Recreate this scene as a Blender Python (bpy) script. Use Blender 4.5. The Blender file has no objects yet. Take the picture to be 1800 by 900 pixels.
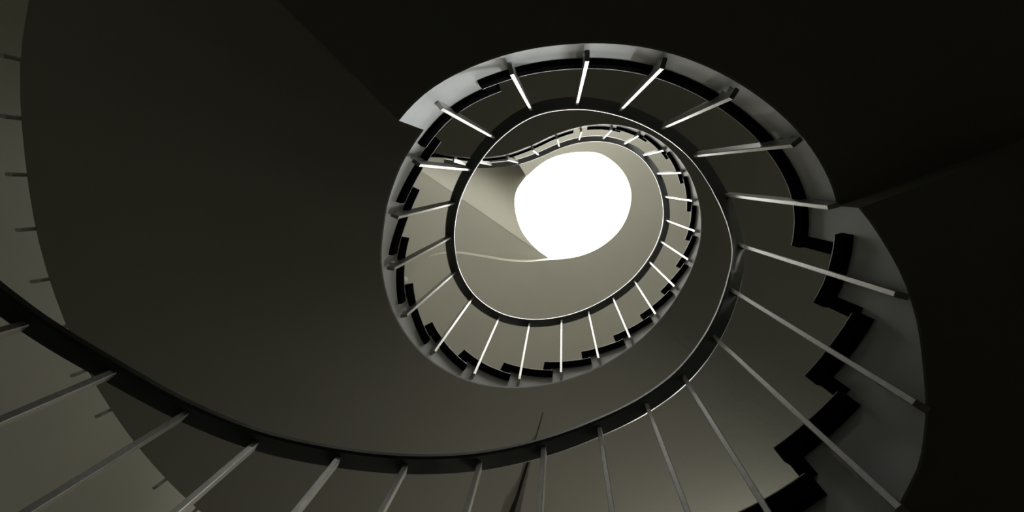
import bpy, bmesh, math
from mathutils import Vector, Matrix

C = bpy.context.scene.collection
L = 1.15            # metres per plan unit (length of a baluster's front face)
EYE = 1.6           # camera height above the ground floor

# ------------------------------------------------------------------ camera
AX = (0.99638503, 0.01111726, -0.08422163)
AY = (0.0, 0.99140022, 0.13086483)
AZ = (0.0849522, -0.13039176, 0.98781634)
cam_d = bpy.data.cameras.new('camera')
cam_d.sensor_width = 36.0
cam_d.lens = 36.0 * 1000.0 / 1800.0
cam_d.clip_start = 0.02
cam = bpy.data.objects.new('camera', cam_d)
C.objects.link(cam)
# columns: image right, image up, backwards (world x runs right, y down and z up along the view)
cam.matrix_world = Matrix(((AX[0], -AX[1], -AX[2], 0.0),
                           (AY[0], -AY[1], -AY[2], 0.0),
                           (AZ[0], -AZ[1], -AZ[2], EYE),
                           (0, 0, 0, 1)))
bpy.context.scene.camera = cam

# ------------------------------------------------------------------ world and exposure
vs = bpy.context.scene.view_settings
vs.view_transform = 'Standard'
vs.look = 'None'
vs.gamma = 1.0
vs.use_curve_mapping = False
vs.exposure = 0.0
world = bpy.data.worlds.new('world')
bpy.context.scene.world = world
world.use_nodes = True
world.node_tree.nodes['Background'].inputs[0].default_value = (0.8, 0.9, 1.0, 1)
world.node_tree.nodes['Background'].inputs[1].default_value = 0.0
SKY_POWER = 14.0
FILL2_POWER = 16.0       # luminance of an unseen top-floor window added to light the ceiling
FILL3_POWER = 2.4      # luminance of an unseen stair window added to fill the soffits
FILL3_COL = (1.0, 0.94, 0.82)
WIN_AZ, WIN_HALF = 44.0, 15.0   # clear window the low sun comes through, degrees round the drum
WIN_Z = (2.4, 3.2)             # its sill and head, plan units over eye level
FILL2_AZ, FILL2_HALF = 262.0, 22.0
FILL2_Z = (5.2, 7.0)
LAMP_POWER = 310.0
LAMP_AZ, LAMP_Z = 56.0, 2.92
FILL3_AZ, FILL3_HALF = 84.0, 9.0
FILL3_Z = (1.35, 2.1)

# low sun through the clear window, and the sky just outside it
SUN_AZ, SUN_EL = 42.0, 18.0
sun_d = bpy.data.lights.new('sun', 'SUN')
sun_d.energy = 2.2
sun_d.color = (0.95, 0.98, 1.0)
sun_d.angle = math.radians(2)
sun = bpy.data.objects.new('sun', sun_d)
C.objects.link(sun)
ca, sa, ce_, se_ = math.cos(math.radians(SUN_AZ)), math.sin(math.radians(SUN_AZ)), math.cos(math.radians(SUN_EL)), math.sin(math.radians(SUN_EL))
sun.rotation_euler = Vector((-ca * ce_, -sa * ce_, -se_)).to_track_quat('-Z', 'Y').to_euler()
sun.location = (8 * ca, 8 * sa, 6)
sk_d = bpy.data.lights.new('window_sky', 'AREA')
sk_d.shape = 'RECTANGLE'
sk_d.size, sk_d.size_y = 1.75, 1.0
sk_d.energy = 6.0
sk_d.color = (0.6, 0.82, 1.0)
sk = bpy.data.objects.new('window_sky', sk_d)
C.objects.link(sk)
wa = math.radians(WIN_AZ)
sk.location = (L * (0.05 + 3.25 * math.cos(wa)), L * (0.33 + 3.25 * math.sin(wa)), EYE + L * (WIN_Z[0] + WIN_Z[1]) / 2)
sk.rotation_euler = Vector((-math.cos(wa), -math.sin(wa), 0)).to_track_quat('-Z', 'Z').to_euler()

# ------------------------------------------------------------------ materials
def mat(name, col, rough=0.6, metal=0.0, noise=None, bump=None, spec=0.5, coat=0.0):
    m = bpy.data.materials.new(name)
    m.use_nodes = True
    nt = m.node_tree
    b = nt.nodes['Principled BSDF']
    b.inputs['Base Color'].default_value = (*col, 1)
    b.inputs['Roughness'].default_value = rough
    b.inputs['Metallic'].default_value = metal
    b.inputs['Specular IOR Level'].default_value = spec
    b.inputs['Coat Weight'].default_value = coat
    tc = nt.nodes.new('ShaderNodeTexCoord')
    if noise:
        scale, amount, col2 = noise
        n = nt.nodes.new('ShaderNodeTexNoise')
        n.inputs['Scale'].default_value = scale
        n.inputs['Detail'].default_value = 5
        nt.links.new(tc.outputs['Object'], n.inputs['Vector'])
        r = nt.nodes.new('ShaderNodeValToRGB')
        r.color_ramp.elements[0].position = 0.35
        r.color_ramp.elements[1].position = 0.65
        r.color_ramp.elements[0].color = (*col, 1)
        r.color_ramp.elements[1].color = (*[c * (1 - amount) + d * amount for c, d in zip(col, col2)], 1)
        nt.links.new(n.outputs['Fac'], r.inputs['Fac'])
        nt.links.new(r.outputs['Color'], b.inputs['Base Color'])
    if bump:
        scale, strength, dist = bump
        n2 = nt.nodes.new('ShaderNodeTexNoise')
        n2.inputs['Scale'].default_value = scale
        n2.inputs['Detail'].default_value = 6
        nt.links.new(tc.outputs['Object'], n2.inputs['Vector'])
        bp = nt.nodes.new('ShaderNodeBump')
        bp.inputs['Strength'].default_value = strength
        bp.inputs['Distance'].default_value = dist
        nt.links.new(n2.outputs['Fac'], bp.inputs['Height'])
        nt.links.new(bp.outputs['Normal'], b.inputs['Normal'])
    return m


def glow(name, col, power):
    m = bpy.data.materials.new(name)
    m.use_nodes = True
    nt = m.node_tree
    nt.nodes.clear()
    e = nt.nodes.new('ShaderNodeEmission')
    e.inputs[0].default_value = (*col, 1)
    e.inputs[1].default_value = power
    o = nt.nodes.new('ShaderNodeOutputMaterial')
    nt.links.new(e.outputs[0], o.inputs[0])
    return m


PLASTER = mat('plaster', (0.34, 0.335, 0.285), 0.8, noise=(1.6, 0.35, (0.30, 0.295, 0.255)), bump=(60, 0.12, 0.004), spec=0.15)
STRINGER = mat('stringer_paint', (0.44, 0.455, 0.45), 0.6, noise=(7.0, 0.6, (0.36, 0.37, 0.365)), bump=(25, 0.1, 0.004), spec=0.4)
STONE = mat('black_stone', (0.004, 0.004, 0.005), 0.9, noise=(60, 0.5, (0.007, 0.007, 0.008)), spec=0.0)
STRIP = mat('pale_stone', (0.22, 0.215, 0.20), 0.4, spec=0.5)
STEEL = mat('brushed_steel', (0.62, 0.62, 0.60), 0.34, metal=0.75, noise=(90, 0.5, (0.45, 0.45, 0.44)), bump=(200, 0.15, 0.001))
RAIL = mat('rail_paint', (0.035, 0.04, 0.04), 0.38, noise=(14, 0.5, (0.05, 0.055, 0.055)), spec=0.6, coat=0.2)
WEDGE_SHADE = mat('wedge_shade', (0.07, 0.066, 0.055), 0.8, spec=0.1)  # dark tone that stands for shadow on the soffit
FLOOR = mat('floor_terrazzo', (0.025, 0.024, 0.022), 0.6, noise=(40, 0.5, (0.015, 0.015, 0.014)))
FRAME = mat('frame_metal', (0.5, 0.5, 0.5), 0.4, metal=0.6)
OPAL = glow('opal_roof_light', (1.0, 0.985, 0.93), SKY_POWER)
def clear_glass(name):
    m = bpy.data.materials.new(name)
    m.use_nodes = True
    nt = m.node_tree
    nt.nodes.clear()
    o = nt.nodes.new('ShaderNodeOutputMaterial')
    mx = nt.nodes.new('ShaderNodeMixShader')
    t = nt.nodes.new('ShaderNodeBsdfTransparent')
    g = nt.nodes.new('ShaderNodeBsdfGlossy')
    g.inputs['Roughness'].default_value = 0.02
    mx.inputs[0].default_value = 0.06
    nt.links.new(t.outputs[0], mx.inputs[1])
    nt.links.new(g.outputs[0], mx.inputs[2])
    nt.links.new(mx.outputs[0], o.inputs[0])
    return m


DAYLIGHT = clear_glass('clear_glass')
FILL_GLOW3 = glow('fill_glow_stair', FILL3_COL, FILL3_POWER)
FILL_GLOW2 = glow('fill_glow_above', (1.0, 0.98, 0.93), FILL2_POWER)


# ------------------------------------------------------------------ helpers
def W(x, y, z):
    return Vector((x * L, y * L, EYE + z * L))


def obj(name, verts, faces, m, parent=None, smooth=False, sub=False, fix=True):
    me = bpy.data.meshes.new(name)
    me.from_pydata([tuple(v) for v in verts], [], faces)
    bm = bmesh.new()
    bm.from_mesh(me)
    bmesh.ops.remove_doubles(bm, verts=bm.verts, dist=1e-5)
    if fix:
        bmesh.ops.recalc_face_normals(bm, faces=bm.faces)
    bm.to_mesh(me)
    bm.free()
    me.materials.append(m)
    if smooth:
        for p in me.polygons:
            p.use_smooth = True
        me.set_sharp_from_angle(angle=math.radians(35))
    o = bpy.data.objects.new(name, me)
    C.objects.link(o)
    if parent:
        o.parent = parent
    return o


def thing(name, label, cat, group=None):
    o = bpy.data.objects.new(name, None)
    o.empty_display_size = 0.2
    C.objects.link(o)
    o['label'] = label
    o['category'] = cat
    if group:
        o['group'] = group
    return o


def bridge(rings, closed_ring=True, caps=True):
    """join equal rings of points into one skin"""
    n = len(rings[0])
    v = [p for r in rings for p in r]
    f = []
    for i in range(len(rings) - 1):
        for j in range(n if closed_ring else n - 1):
            k = (j + 1) % n
            f.append((i * n + j, i * n + k, (i + 1) * n + k, (i + 1) * n + j))
    if caps:
        f.append(tuple(range(n))[::-1])
        f.append(tuple((len(rings) - 1) * n + j for j in range(n)))
    return v, f


def box_between(a, b, half, up=None):
    """prism along a-b; half = list of corner offsets"""
    return bridge([[a + h for h in half], [b + h for h in half]])


def tube(a, b, r, n=10):
    d = (b - a).normalized()
    x = d.orthogonal().normalized()
    y = d.cross(x)
    ring = [x * math.cos(2 * math.pi * i / n) * r + y * math.sin(2 * math.pi * i / n) * r for i in range(n)]
    return box_between(a, b, ring)


def join(parts):
    v, f = [], []
    for a, b in parts:
        o = len(v)
        v += list(a)
        f += [tuple(i + o for i in q) for q in b]
    return v, f


def interp(x, xs, ys):
    if x <= xs[0]:
        return ys[0]
    for i in range(1, len(xs)):
        if x <= xs[i]:
            t = (x - xs[i - 1]) / (xs[i] - xs[i - 1])
            return ys[i - 1] + t * (ys[i] - ys[i - 1])
    return ys[-1]


# ------------------------------------------------------------------ survey of the stair
# baluster number: plan x, y at its foot, plan x, y at its head, height of the foot (plan units over eye level)
BARS = {
    -2: (-1.212, -0.026, -1.212, -0.026, -0.130),
    -1: (-1.125, 0.125, -1.125, 0.125, -0.065),
    0: (-1.039, 0.275, -1.039, 0.275, 0.000),
    1: (-0.932, 0.396, -0.932, 0.396, 0.079),
    2: (-0.836, 0.517, -0.836, 0.517, 0.158),
    3: (-0.719, 0.618, -0.719, 0.618, 0.237),
    4: (-0.552, 0.691, -0.552, 0.691, 0.316),
    5: (-0.401, 0.744, -0.401, 0.744, 0.395),
    6: (-0.216, 0.772, -0.216, 0.772, 0.475),
    7: (-0.042, 0.758, -0.042, 0.758, 0.554),
    8: (0.121, 0.727, 0.121, 0.727, 0.633),
    9: (0.269, 0.679, 0.269, 0.679, 0.712),
    10: (0.394, 0.616, 0.394, 0.616, 0.791),
    11: (0.526, 0.500, 0.505, 0.506, 0.870),
    12: (0.614, 0.380, 0.592, 0.374, 1.000),
    13: (0.690, 0.232, 0.674, 0.241, 1.220),
    14: (0.693, 0.069, 0.699, 0.061, 1.550),
    15: (0.599, -0.090, 0.572, -0.105, 1.563),
    16: (0.442, -0.214, 0.435, -0.224, 1.576),
    17: (0.264, -0.295, 0.255, -0.304, 1.590),
    18: (0.067, -0.320, 0.067, -0.333, 1.603),
    19: (-0.138, -0.291, -0.136, -0.314, 1.616),
    20: (-0.361, -0.215, -0.318, -0.201, 1.740),
    21: (-0.468, -0.051, -0.456, -0.054, 1.881),
    22: (-0.587, 0.133, -0.567, 0.121, 2.022),
    23: (-0.649, 0.344, -0.615, 0.319, 2.164),
    24: (-0.641, 0.563, -0.618, 0.541, 2.305),
    25: (-0.556, 0.760, -0.539, 0.724, 2.446),
    26: (-0.400, 0.910, -0.387, 0.875, 2.587),
    27: (-0.196, 0.980, -0.199, 0.944, 2.729),
    28: (0.011, 0.987, 0.015, 0.955, 2.870),
    29: (0.213, 0.950, 0.205, 0.923, 3.011),
    30: (0.395, 0.871, 0.389, 0.850, 3.152),
    31: (0.556, 0.767, 0.560, 0.749, 3.294),
    32: (0.685, 0.627, 0.687, 0.620, 3.435),
    33: (0.790, 0.483, 0.793, 0.475, 3.576),
    34: (0.856, 0.318, 0.852, 0.317, 3.717),
    35: (0.862, 0.130, 0.862, 0.132, 3.859),
    36: (0.814, -0.054, 0.813, -0.058, 4.000),
    37: (0.715, -0.210, 0.713, -0.218, 4.140),
    38: (0.557, -0.324, 0.563, -0.325, 4.280),
    39: (0.376, -0.378, 0.384, -0.382, 4.420),
    40: (0.155, -0.378, 0.168, -0.381, 4.550),
    41: (-0.030, -0.322, -0.020, -0.324, 4.550),
    42: (-0.221, -0.236, -0.215, -0.244, 4.550),
    43: (-0.424, -0.161, -0.413, -0.169, 4.550),
    44: (-0.647, -0.139, -0.673, -0.148, 4.550),
    45: (-0.858, -0.149, -0.918, -0.148, 4.550),
    46: (-1.051, -0.185, -1.142, -0.182, 4.550),
}
K = sorted(BARS)
KMIN, KMAX = K[0], K[-1]


def catmull(vals, s):
    s = max(KMIN, min(KMAX - 1e-6, s))
    i = int(math.floor(s))
    t = s - i
    g = lambda k: vals[max(KMIN, min(KMAX, k))]
    p0, p1, p2, p3 = g(i - 1), g(i), g(i + 1), g(i + 2)
    return 0.5 * (2 * p1 + (p2 - p0) * t + (2 * p0 - 5 * p1 + 4 * p2 - p3) * t * t + (3 * p1 - p0 - 3 * p2 + p3) * t ** 3)


def smoothed(ix, passes=1):
    v = {k: BARS[k][ix] for k in K}
    for _ in range(passes):
        w = dict(v)
        for k in K[1:-1]:
            w[k] = 0.25 * v[k - 1] + 0.5 * v[k] + 0.25 * v[k + 1]
        # undo most of the shrinkage of the average
        u = dict(w)
        for k in K[1:-1]:
            u[k] = w[k] - 0.9 * (0.25 * (w[k - 1] + w[k + 1]) - 0.5 * w[k])
        v = u
    return v


FX, FY = smoothed(0), smoothed(1)
HX, HY = smoothed(2, 1), smoothed(3, 1)
FZ = {k: BARS[k][4] for k in K}


def foot(s):
    return Vector((catmull(FX, s), catmull(FY, s)))


def head(s):
    return Vector((catmull(HX, s), catmull(HY, s)))


def normal(s, fn=foot):
    a, b = fn(s - 0.3), fn(s + 0.3)
    t = (b - a).normalized()
    return Vector((-t.y, t.x))


def face(s, off=0.05):
    return foot(s) + normal(s) * off


C0 = Vector((0.05, 0.33))          # middle of the drum


def outer(s, extra=0.0):
    p = face(s) - C0
    width = 1.425 + extra - 0.014 * max(0.0, min(6.0, s - 22.0))
    return C0 + p * ((p.length + width) / p.length)


def footz(s):
    return interp(s, K, [FZ[k] for k in K])


SOF_S = [-2, 0, 11.5, 12, 12.7, 13.2, 13.5, 14.0]
SOF_Z = [-0.10, 0.03, 0.96, 1.035, 1.17, 1.275, 1.355, 1.487]


def soffit1(s):
    return interp(s, SOF_S, SOF_Z)


def soffit2(s):
    return interp(s, [20.5, 21.1, 21.8, 22.4, 23.8, 25.1, 26.9, 29, 31, 33, 35, 37, 39, 40.3],
                  [1.875, 1.89, 1.96, 2.055, 2.258, 2.448, 2.715, 3.0, 3.285, 3.575, 3.86, 4.14, 4.42, 4.56])


TOP = {13: 1.565, 12: 1.375, 11: 1.235, 10: 1.105}
for k in range(9, -3, -1):
    TOP[k] = TOP[k + 1] - 0.085
TOP[20] = 1.975
for k in range(21, 40):
    TOP[k] = 1.975 + (k - 20) * 0.1435
LAND1_TOP, LAND2_TOP = 1.83, 4.79
TH = 0.062                          # thickness of the stone treads
NOSE = 0.018                        # their overhang over the well


# ------------------------------------------------------------------ flights
def flight(root, s0, s1, treads, sof, rz, nose, back, sof_out=None, tail=None):
    """the cast slab: soffit below, saw-tooth top, plus one stone tread per step"""
    # the saw-tooth: riser of tread k stands at k - 0.33
    brk = [(k - rz, TOP[k] - TH) for k in treads] + ([tail] if tail else [])
    sof_out = sof_out or sof
    S = []
    n = int((s1 - s0) * 6)
    grid = sorted(set([round(s0 + (s1 - s0) * i / n, 4) for i in range(n + 1)] + [round(b[0], 4) for b in brk if s0 < b[0] < s1]))

    def tops(s):
        lo = hi = brk[0][1]
        for i, (b, z) in enumerate(brk):
            if s > b + 1e-3:
                lo = hi = z
            elif abs(s - b) <= 1e-3:
                lo = brk[i - 1][1] if i else z
                hi = z
        return (lo, hi) if hi != lo else (lo,)

    rings = []
    for s in grid:
        i, o = face(s), outer(s)
        for z in tops(s):
            z = max(z, sof(s) + 0.03)
            rings.append([W(i.x, i.y, sof(s)), W(o.x, o.y, sof_out(s)), W(o.x, o.y, z), W(i.x, i.y, z)])
    # the four sides as separate skins keep the creases crisp
    v, f = bridge(rings)
    obj('slab', v, f, PLASTER, root, smooth=True)
    # painted stringer face, a thin skim in front of the slab's well side
    pts = []
    for s in grid:
        i, j = face(s, 0.044), face(s, 0.0502)
        for z in tops(s):
            z = max(z, sof(s) + 0.03)
            pts.append([W(i.x, i.y, sof(s)), W(j.x, j.y, sof(s)), W(j.x, j.y, z), W(i.x, i.y, z)])
    v, f = bridge(pts)
    obj('stringer_face', v, f, STRINGER, root, smooth=True)
    for k in treads:
        t = tread(root, k, TOP[k], nose(k), back(k))
        if k > treads[0]:
            riser(t, TOP[k - 1], TOP[k] - TH, nose(k))


def riser(parent, z0, z1, a, depth=0.15):
    rings = []
    for s in (a + 0.03, a + 0.03 + depth / 2, a + 0.03 + depth):
        p, q = face(s, 0.044 - NOSE + 0.001), outer(s, -0.012)
        rings.append([W(p.x, p.y, z0), W(q.x, q.y, z0), W(q.x, q.y, z1), W(p.x, p.y, z1)])
    obj('riser', *bridge(rings), STONE, parent)


def tread(root, k, zt, a, b):
    n = max(3, int((b - a) * 6))
    rings, strip = [], []
    for i in range(n + 1):
        s = a + (b - a) * i / n
        p, q = face(s, 0.044 - NOSE), outer(s, -0.01)
        bot, top = zt - TH, zt - 0.0035
        rings.append([W(p.x, p.y, bot), W(q.x, q.y, bot), W(q.x, q.y, top), W(p.x, p.y, top)])
        p2 = face(s, 0.044 - NOSE - 0.001)
        strip.append([W(p2.x, p2.y, top), W(q.x, q.y, top), W(q.x, q.y, zt), W(p2.x, p2.y, zt)])
    v, f = bridge(rings)
    t = obj('tread', v, f, STONE, root, smooth=True)
    v, f = bridge(strip)
    o = obj('wearing_layer', v, f, STRIP, t, smooth=True)
    return t


R_WALL = 3.0


def ray_to_wall(p, ang, R=R_WALL - 0.01):
    return C0 + Vector((math.cos(ang), math.sin(ang))) * R


def landing(root, s_list, ang_list, zb, zt, step=None, stone_s=None, TH=TH):
    """slab between the well edge and the outer wall; ang = direction of the matching wall point"""
    rings, skim, stone, cap = [], [], [], []
    for s, a in zip(s_list, ang_list):
        i, o = face(s), ray_to_wall(None, a)
        t = zt - TH if step is None or s < step[0] else step[1]
        rings.append([W(i.x, i.y, zb), W(o.x, o.y, zb), W(o.x, o.y, t), W(i.x, i.y, t)])
        p, q = face(s, 0.044), face(s, 0.0502)
        skim.append([W(p.x, p.y, zb), W(q.x, q.y, zb), W(q.x, q.y, t), W(p.x, p.y, t)])
        if stone_s and not stone_s[0] <= s <= stone_s[1]:
            continue
        t = zt - TH
        p = face(s, 0.044 - NOSE)
        stone.append([W(p.x, p.y, t), W(o.x, o.y, t), W(o.x, o.y, zt - 0.0035), W(p.x, p.y, zt - 0.0035)])
        p = face(s, 0.044 - NOSE - 0.001)
        cap.append([W(p.x, p.y, zt - 0.0035), W(o.x, o.y, zt - 0.0035), W(o.x, o.y, zt), W(p.x, p.y, zt)])
    obj('slab', *bridge(rings), PLASTER, root, smooth=True)
    obj('stringer_face', *bridge(skim), STRINGER, root, smooth=True)
    t = obj('floor_stone', *bridge(stone), STONE, root, smooth=True)
    obj('wearing_layer', *bridge(cap), STRIP, t, smooth=True)


def ang_of(s):
    p = face(s) - C0
    return math.atan2(p.y, p.x)


def unwrap(a, ref):
    while a - ref > math.pi:
        a -= 2 * math.pi
    while a - ref < -math.pi:
        a += 2 * math.pi
    return a


def span(a, b, step):
    n = max(1, int(round((b - a) / step)))
    return [a + (b - a) * i / n for i in range(n + 1)]


# ------------------------------------------------------------------ the drum: walls, floor, ceiling, roof light
CEIL = 7.6
Z0 = -EYE / L
WIN1 = (math.radians(WIN_AZ - WIN_HALF), math.radians(WIN_AZ + WIN_HALF), *WIN_Z)
FILL3 = (math.radians(FILL3_AZ - FILL3_HALF), math.radians(FILL3_AZ + FILL3_HALF), *FILL3_Z)
FILL2 = (math.radians(FILL2_AZ - FILL2_HALF), math.radians(FILL2_AZ + FILL2_HALF), *FILL2_Z)


def wall(name, a0, a1, holes=()):
    th = 0.16
    angs = span(math.radians(a0), math.radians(a1), math.radians(4))
    angs = sorted(set([round(a, 5) for a in angs] + [round(h[i], 5) for h in holes for i in (0, 1)]))
    zs = sorted(set([Z0, CEIL + 0.9] + [h[i] for h in holes for i in (2, 3)]))
    parts = []
    for i in range(len(angs) - 1):
        for j in range(len(zs) - 1):
            m = 0.5 * (angs[i] + angs[i + 1])
            zm = 0.5 * (zs[j] + zs[j + 1])
            if any(h[0] < m < h[1] and h[2] < zm < h[3] for h in holes):
                continue
            ring = []
            for z in (zs[j], zs[j + 1]):
                r = []
                for (a, R) in ((angs[i], R_WALL), (angs[i + 1], R_WALL), (angs[i + 1], R_WALL + th), (angs[i], R_WALL + th)):
                    p = C0 + Vector((math.cos(a), math.sin(a))) * R
                    r.append(W(p.x, p.y, z))
                ring.append(r)
            parts.append(bridge(ring))
    v, f = join(parts)
    me = bpy.data.meshes.new(name)
    me.from_pydata([tuple(x) for x in v], [], f)
    bm = bmesh.new()
    bm.from_mesh(me)
    bmesh.ops.remove_doubles(bm, verts=bm.verts, dist=1e-4)
    # drop the doubled faces inside the wall
    seen = {}
    for fc in bm.faces:
        seen.setdefault(tuple(sorted(q.index for q in fc.verts)), []).append(fc)
    dead = [fc for l in seen.values() if len(l) > 1 for fc in l]
    bmesh.ops.delete(bm, geom=dead, context='FACES')
    bmesh.ops.recalc_face_normals(bm, faces=bm.faces)
    bm.to_mesh(me)
    bm.free()
    me.materials.append(PLASTER)
    for p in me.polygons:
        p.use_smooth = True
    me.set_sharp_from_angle(angle=math.radians(35))
    o = bpy.data.objects.new(name, me)
    C.objects.link(o)
    o['kind'] = 'structure'
    return o


wall('wall_right', -45, 20)
wall('wall_near', 20, 135, (WIN1, FILL3))
wall('wall_left', 135, 225)
wall('wall_far', 225, 315, (FILL2,))

# the clear window, and two added glowing ones that serve as fill light
def arc_block(a0, a1, R0, R1, z0, z1, step=0.05):
    rings = []
    for a in span(a0, a1, step):
        d = Vector((math.cos(a), math.sin(a)))
        p, q = C0 + d * R0, C0 + d * R1
        rings.append([W(p.x, p.y, z0), W(q.x, q.y, z0), W(q.x, q.y, z1), W(p.x, p.y, z1)])
    return bridge(rings)


def window(name, hole, glass):
    wn = bpy.data.objects.new(name, None)
    C.objects.link(wn)
    wn['kind'] = 'structure'
    RW = R_WALL + 0.07
    a0, a1, z0, z1 = hole
    fw = 0.03
    am = 0.5 * (a0 + a1)
    obj('window_frame', *join([
        arc_block(a0 + 0.001, a1 - 0.001, RW - .03, RW + .03, z0 + .001, z0 + fw + .012), arc_block(a0 + 0.001, a1 - 0.001, RW - .03, RW + .03, z1 - fw - .012, z1 - .001),
        arc_block(a0 + 0.001, a0 + fw / 2, RW - .03, RW + .03, z0 + fw, z1 - fw), arc_block(a1 - fw / 2, a1 - 0.001, RW - .03, RW + .03, z0 + fw, z1 - fw),
        arc_block(am - fw / 3, am + fw / 3, RW - .03, RW + .03, z0 + fw, z1 - fw)]), FRAME, wn)
    for q0, q1 in ((a0 + fw / 2, am - fw / 3), (am + fw / 3, a1 - fw / 2)):
        obj('window_pane', *arc_block(q0, q1, RW - .004, RW + .004, z0 + fw, z1 - fw), glass, wn)


window('window_1', WIN1, DAYLIGHT)
window('fill_window_2', FILL2, FILL_GLOW2)
window('fill_window_3', FILL3, FILL_GLOW3)

# ground floor
pts = [C0 + Vector((math.cos(a), math.sin(a))) * (R_WALL + 0.16) for a in span(0, 2 * math.pi - 0.1, 0.1)]
v, f = bridge([[W(p.x, p.y, Z0 - 0.1) for p in pts], [W(p.x, p.y, Z0) for p in pts]])
fl = obj('floor', v, f, FLOOR)
fl['kind'] = 'structure'

# ceiling: a flat slab whose opening is the roof light's oval plus a splayed bay to its left
RIM = [(-0.459, -0.06), (-0.234, -0.245), (-0.011, -0.34), (0.248, -0.376), (0.506, -0.353), (0.73, -0.206), (0.866, -0.022),
       (0.923, 0.2), (0.879, 0.461), (0.751, 0.687), (0.531, 0.879), (0.269, 0.997), (0.004, 1.046)]
LIP = [(0.004, 1.046), (-0.148, 1.055), (-0.417, 1.082), (-0.687, 1.077), (-1.036, 1.027), (-1.426, 0.976), (-1.702, 1.003), (-1.862, 1.068), (-2.0, 1.18), (-2.108, 1.38)]
BAY = LIP[1:] + [(-2.35, 1.25), (-2.6, 0.7), (-2.65, 0.1), (-2.45, -0.5), (-2.0, -0.75), (-1.0, -0.62), (-0.648, -0.358)]


def spline2(pts, n=5, closed=False):
    out = []
    N = len(pts)
    for i in range(N - 1):
        p0 = pts[max(0, i - 1)]
        p1, p2 = pts[i], pts[i + 1]
        p3 = pts[min(N - 1, i + 2)]
        for j in range(n):
            t = j / n
            out.append(tuple(0.5 * (2 * b + (c - a) * t + (2 * a - 5 * b + 4 * c - d) * t * t + (3 * b - a - 3 * c + d) * t ** 3)
                             for a, b, c, d in zip(p0, p1, p2, p3)))
    out.append(pts[-1])
    return out


rim = spline2(RIM, 6)
lip = spline2(LIP, 5)
hole = rim + lip[1:] + BAY[len(LIP) - 1:]


def plate_with_hole(name, outer_pts, hole_pts, zb, zt, m):
    bm = bmesh.new()
    for z in (zb, zt):
        es = []
        for loop in (outer_pts, hole_pts):
            vs_ = [bm.verts.new(W(p[0], p[1], z)) for p in loop]
            for i in range(len(vs_)):
                es.append(bm.edges.new((vs_[i], vs_[(i + 1) % len(vs_)])))
        bmesh.ops.triangle_fill(bm, use_beauty=True, use_dissolve=False, edges=es)
    bm.verts.ensure_lookup_table()
    n1, n2 = len(outer_pts), len(hole_pts)
    tot = n1 + n2
    for base, n in ((0, n1), (n1, n2)):
        for i in range(n):
            j = (i + 1) % n
            q = [bm.verts[base + i], bm.verts[base + j], bm.verts[tot + base + j], bm.verts[tot + base + i]]
            bm.faces.new(q)
    bmesh.ops.recalc_face_normals(bm, faces=bm.faces)
    me = bpy.data.meshes.new(name)
    bm.to_mesh(me)
    bm.free()
    me.materials.append(m)
    o = bpy.data.objects.new(name, me)
    C.objects.link(o)
    return o


circ = [tuple(C0 + Vector((math.cos(a), math.sin(a))) * (R_WALL - 0.001)) for a in span(0, 2 * math.pi - 0.08, 0.08)]
ce = plate_with_hole('ceiling', circ, hole, CEIL, CEIL + 0.2, PLASTER)
ce['kind'] = 'structure'

# roof above: the bay's flat upper ceiling and its splay rising to the roof light
Z_BAY, Z_LITE = CEIL + 0.2, 8.25
s_ = Z_LITE / CEIL
bay_flat = [(-0.151, 1.12), (-0.417, 1.14), (-0.687, 1.13), (-1.036, 1.08), (-1.426, 1.03), (-1.702, 1.06), (-1.95, 1.3), (-2.15, 1.5),
            (-2.5, 1.35), (-2.75, 0.7), (-2.8, -0.6), (-2.45, -0.515), (-2.054, -0.232), (-0.151, 1.06)]
up = [W(x, y, CEIL + 0.2 + 0.002) for x, y in bay_flat]
up2 = [p + Vector((0, 0, 0.04)) for p in up]
v, f = bridge([up, up2])
tb = obj('trim_1', v, f, PLASTER)
tb['kind'] = 'structure'
splay = [(-0.152, 1.067, 7.8), (-0.192, 1.044, 7.799), (-0.39, 0.873, 7.813), (-0.551, 0.657, 7.857), (-0.638, 0.371, 7.952), (-0.622, 0.135, 8.053),
         (-0.493, -0.064, 8.172), (-0.703, -0.388, 8.247), (-1.73, -0.73, 8.1), (-2.56, -0.57, 7.8), (-2.067, -0.233, 7.8)]
k0, k1 = splay[1:7], splay[7:]
splay = [splay[0]] + spline2(k0, 5) + k1
lo_ = [W(x, y, z) for x, y, z in splay]
ts = obj('trim_2', *bridge([lo_, [p + Vector((0, 0, 0.05)) for p in lo_]]), PLASTER)
ts['kind'] = 'structure'
# the roof over it all
pts = [C0 + Vector((math.cos(a), math.sin(a))) * (R_WALL - 0.001) for a in span(0, 2 * math.pi - 0.1, 0.1)]
tf = obj('trim_3', *bridge([[W(p.x, p.y, CEIL + 0.8) for p in pts], [W(p.x, p.y, CEIL + 0.9) for p in pts]]), PLASTER)
tf['kind'] = 'structure'

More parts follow.
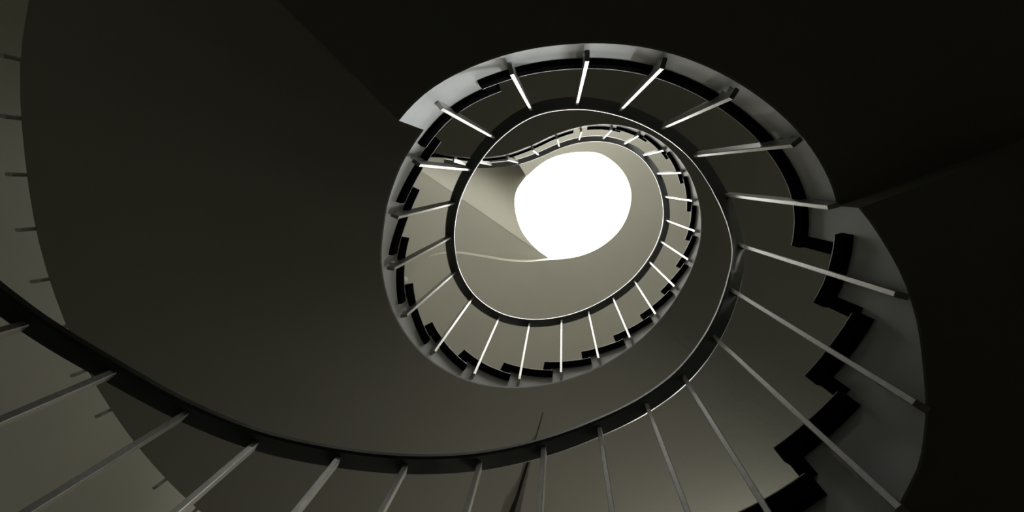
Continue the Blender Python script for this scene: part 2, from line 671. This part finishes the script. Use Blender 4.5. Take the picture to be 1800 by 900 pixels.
# roof light
cx0, cy0 = 0.17, 0.34
rl = thing('roof_light', 'large glowing white oval roof light at the top of the stairwell', 'skylight')
prof = [((x * s_ - cx0) * 1.04 + cx0, (y * s_ - cy0) * 1.04 + cy0) for x, y in [(-0.61, 0.354), (-0.587, 0.128), (-0.459, -0.06)]]
cx, cy = 0.17, 0.34
right = [((x - cx) * 1.02 + cx, (y - cy) * 1.02 + cy) for x, y in [(p[0] * s_, p[1] * s_) for p in RIM[1:]]]
ring_pts = prof + right + [((x * s_ - cx0) * 1.04 + cx0, (y * s_ - cy0) * 1.04 + cy0) for x, y in [(-0.187, 1.017), (-0.379, 0.849), (-0.533, 0.636), (-0.61, 0.354)]]
ring_pts = spline2(ring_pts, 5)[:-1]
obj('opal_glass', *bridge([[W(x, y, Z_LITE + 0.01) for x, y in ring_pts], [W(x, y, Z_LITE + 0.03) for x, y in ring_pts]]), OPAL, rl)


def scaled(k):
    return [((x - cx) * k + cx, (y - cy) * k + cy) for x, y in ring_pts]


fr = []
ri, ro = scaled(1.0), scaled(1.06)
n = len(ri)
v = [W(x, y, z) for z in (Z_LITE - 0.0, Z_LITE + 0.05) for pts_ in (ri, ro) for x, y in pts_]
f = []
for i in range(n):
    j = (i + 1) % n
    f += [(i, j, n + j, n + i), (2 * n + i, 2 * n + j, 3 * n + j, 3 * n + i), (i, j, 2 * n + j, 2 * n + i), (n + i, n + j, 3 * n + j, 3 * n + i)]
obj('curb_frame', v, f, FRAME, rl)
# vertical reveal between ceiling and light on the right-hand side
rv0 = [(x, y, CEIL + 0.19) for x, y in RIM]
rv1 = [(-0.475 * s_, -0.075 * s_, Z_LITE)] + [(x, y, Z_LITE) for x, y in right]
tr = obj('trim_4', *bridge([[W(*p) for p in spline2(rv0, 5)], [W(*p) for p in spline2(rv1, 5)]], closed_ring=False, caps=False), PLASTER, smooth=True, fix=False)
tr['kind'] = 'structure'

# ------------------------------------------------------------------ the stair
lower = thing('stair_flight', 'lower winding flight of black-edged steps at the right of the well', 'stairs')
flight(lower, -1.6, 13.95, list(range(-1, 14)), soffit1, 0.40, lambda k: k - 0.54, lambda k: k + 0.56,
       sof_out=lambda s: soffit1(s) + 0.075 * max(0.0, min(1.0, (s - 12.5) / 1.45)), tail=(13.4, LAND1_TOP - TH))

lnd = thing('stair_landing', 'curved landing with smooth black edge across the top of the well', 'landing')
ss = sorted(set(span(13.9, 20.5, 0.15) + [19.399, 19.4]))
aa = []
ref = ang_of(13.9)
for s in ss:
    ref = unwrap(ang_of(s), ref)
    aa.append(ref)
sL = [s for s in ss]
landing(lnd, ss, aa, 1.585, LAND1_TOP, step=(19.4, TOP[20] - TH), stone_s=(13.9, 19.5))
# the landing's stone laps over the head of the lower flight
rings, cap = [], []
for s in span(13.22, 13.99, 0.13):
    p, q = face(s, 0.044 - NOSE), outer(s, -0.01)
    rings.append([W(p.x, p.y, LAND1_TOP - TH), W(q.x, q.y, LAND1_TOP - TH), W(q.x, q.y, LAND1_TOP - 0.0035), W(p.x, p.y, LAND1_TOP - 0.0035)])
    p = face(s, 0.044 - NOSE - 0.001)
    cap.append([W(p.x, p.y, LAND1_TOP - 0.0035), W(q.x, q.y, LAND1_TOP - 0.0035), W(q.x, q.y, LAND1_TOP), W(p.x, p.y, LAND1_TOP)])
t_ = obj('tread', *bridge(rings), STONE, lower, smooth=True)
riser(t_, TOP[13], LAND1_TOP - TH, 13.22)
obj('wearing_layer', *bridge(cap), STRIP, t_, smooth=True)

upper = thing('stair_flight', 'upper winding flight with stepped black tread ends sweeping round the left and bottom', 'stairs')
flight(upper, 20.5, 40.3, list(range(21, 40)), soffit2, 0.30, lambda k: k - 0.44, lambda k: k + 0.79)
t_ = tread(upper, 20, TOP[20], 19.24, 20.74)
riser(t_, LAND1_TOP, TOP[20] - TH, 19.24)
if True:
    t21 = [c for c in upper.children if c.name.startswith('tread')][0]
    riser(t21, TOP[20], TOP[21] - TH, 21 - 0.44)



def soffit_at(p, lo=24.0, hi=33.0):
    """height of the upper flight's soffit over plan point p"""
    want = math.atan2((p - C0).y, (p - C0).x)
    for _ in range(40):
        mid = (lo + hi) / 2
        q = outer(mid) - C0
        if math.atan2(q.y, q.x) > want:
            lo = mid
        else:
            hi = mid
    return soffit2((lo + hi) / 2)


wedge_rings = []  # dark wedge modelled under the soffit in place of a cast shadow
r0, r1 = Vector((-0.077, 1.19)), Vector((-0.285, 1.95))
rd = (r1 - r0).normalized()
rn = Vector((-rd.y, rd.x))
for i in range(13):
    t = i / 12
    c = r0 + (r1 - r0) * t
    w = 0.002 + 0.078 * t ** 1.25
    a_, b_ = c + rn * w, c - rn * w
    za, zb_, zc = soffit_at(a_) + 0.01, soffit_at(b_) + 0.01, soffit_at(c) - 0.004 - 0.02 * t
    wedge_rings.append([W(a_.x, a_.y, za), W(c.x, c.y, zc), W(b_.x, b_.y, zb_)])
o = obj('shadow_wedge', *bridge(wedge_rings), WEDGE_SHADE, upper, smooth=True)
o['label'] = 'dark tapering shadow on the soffit, built as a solid wedge'

lnd2 = thing('stair_landing', 'topmost landing with thin white S-curved edge left of the roof light', 'landing')
ss = span(40.3, 45.9, 0.15)
a_start = unwrap(ang_of(40.3), -math.pi / 2)
a_end = math.radians(-172)
aa = [a_start + (a_end - a_start) * i / (len(ss) - 1) for i in range(len(ss))]
landing(lnd2, ss, aa, 4.56, LAND2_TOP, TH=0.03)

lnd0 = thing('stair_landing', 'lowest landing at the foot of the lower flight', 'landing')
ss = span(-2.0, -1.6, 0.1)
aa = [unwrap(ang_of(s), math.pi) for s in ss]
landing(lnd0, ss, aa, -0.30, -0.02)

# ------------------------------------------------------------------ inner railing
rail = thing('stair_railing', 'dark continuous handrail on pale flat bars spiralling round the inner well', 'railing')
RW2, RH = 0.027, 0.024
prof = []
for (x, y) in [(-1, 0.25), (-0.8, 0.0), (0.8, 0.0), (1, 0.25), (1, 0.8), (0.75, 1.0), (-0.75, 1.0), (-1, 0.8)]:
    prof.append((x * RW2, y * RH))
rings = []
HS = [KMIN + 0.01 + (KMAX - 0.02 - KMIN) * i / 380 for i in range(381)]


def headz(s):
    return footz(s) + 1.0


def railz(s):
    return (headz(s - 0.4) + 2 * headz(s) + headz(s + 0.4)) / 4


for s in HS:
    c = head(s)
    nn = normal(s, head)
    z = railz(s)
    rings.append([W(c.x + nn.x * (x + 0.008), c.y + nn.y * (x + 0.008), z + y) for x, y in prof])
obj('handrail', *bridge(rings), RAIL, rail, smooth=True)

TB, TD = 0.0065, 0.030          # half breadth and depth of the flat bars


def bar(parent, f0, f1, z0_, z1_, nrm):
    tg = Vector((-nrm.y, nrm.x))
    rings = []
    for p, z in ((f0, z0_), (f1, z1_)):
        q = []
        for a, b in ((-1, 0.1), (-0.8, 0), (0.8, 0), (1, 0.1), (1, 0.9), (0.8, 1), (-0.8, 1), (-1, 0.9)):
            w = p + tg * (a * TB) + nrm * (b * TD)
            q.append(W(w.x, w.y, z))
        rings.append(q)
    return obj('baluster', *bridge(rings), STEEL, parent)


for k in K:
    if k < -1 or k == KMAX:
        continue
    x0, y0, x1, y1, zf = BARS[k]
    n_ = normal(k)
    f0, f1 = Vector((x0, y0)), Vector((x1, y1))
    b = bar(rail, f0, f1, zf, railz(k) + 0.004, n_)
    pins = []
    for dz in (0.075, 0.15):
        t = dz
        p = f0 + (f1 - f0) * t + n_ * (TD - 0.002)
        q = face(k, 0.046)
        # end the pin on the stringer face along the bar's own normal
        dist = max(0.012, (q - p).dot(n_))
        e = p + n_ * dist
        obj('fixing_pin', *tube(W(p.x, p.y, zf + dz), W(e.x, e.y, zf + dz), 0.0075 * L), STEEL, b, smooth=True)

# ------------------------------------------------------------------ outer railing of the upper flight
orl = thing('stair_railing', 'outer railing whose dark bar ends poke out past the soffit at far left', 'railing')
s = 20.56
rings = []
n_o = 0
while s < 27.4:
    p = outer(s, 0.015)
    d = (p - C0).normalized()
    z = soffit2(s)
    bar(orl, p, p, z - 0.045, z + 1.15, d)
    s += 0.315
for s in span(20.5, 27.6, 0.1):
    p = outer(s, 0.03)
    d = (p - C0).normalized()
    z = soffit2(s) + 1.15
    rings.append([W(p.x + d.x * x, p.y + d.y * x, z + y) for x, y in prof])
obj('handrail', *bridge(rings), RAIL, orl, smooth=True)

# ------------------------------------------------------------------ wall lamp near the head of the drum's near wall
LAMP_GLOW = glow('lamp_glass', (1.0, 0.95, 0.84), LAMP_POWER)
wl = thing('wall_lamp', 'warm wall lamp by the clear window at lower right', 'lamp')
la = math.radians(LAMP_AZ)
ld = Vector((math.cos(la), math.sin(la)))
lp = C0 + ld * (R_WALL - 0.002)
lq = C0 + ld * (R_WALL - 0.03)
obj('back_plate', *tube(W(lp.x, lp.y, LAMP_Z), W(lq.x, lq.y, LAMP_Z), 0.09 * L, 32), FRAME, wl, smooth=True)
lr = C0 + ld * (R_WALL - 0.06)
obj('arm', *tube(W(lq.x, lq.y, LAMP_Z), W(lr.x, lr.y, LAMP_Z), 0.02 * L, 16), FRAME, wl, smooth=True)
cl = W(lr.x, lr.y, LAMP_Z) - Vector((ld.x, ld.y, 0)) * 0.06 * L
rings = []
for i in range(1, 14):
    t = math.pi * i / 14
    rings.append([cl + Vector((math.cos(a) * math.sin(t), math.sin(a) * math.sin(t), -math.cos(t))) * 0.07 * L for a in span(0, 2 * math.pi * 23 / 24, 2 * math.pi / 24)])
obj('globe', *bridge(rings), LAMP_GLOW, wl, smooth=True)
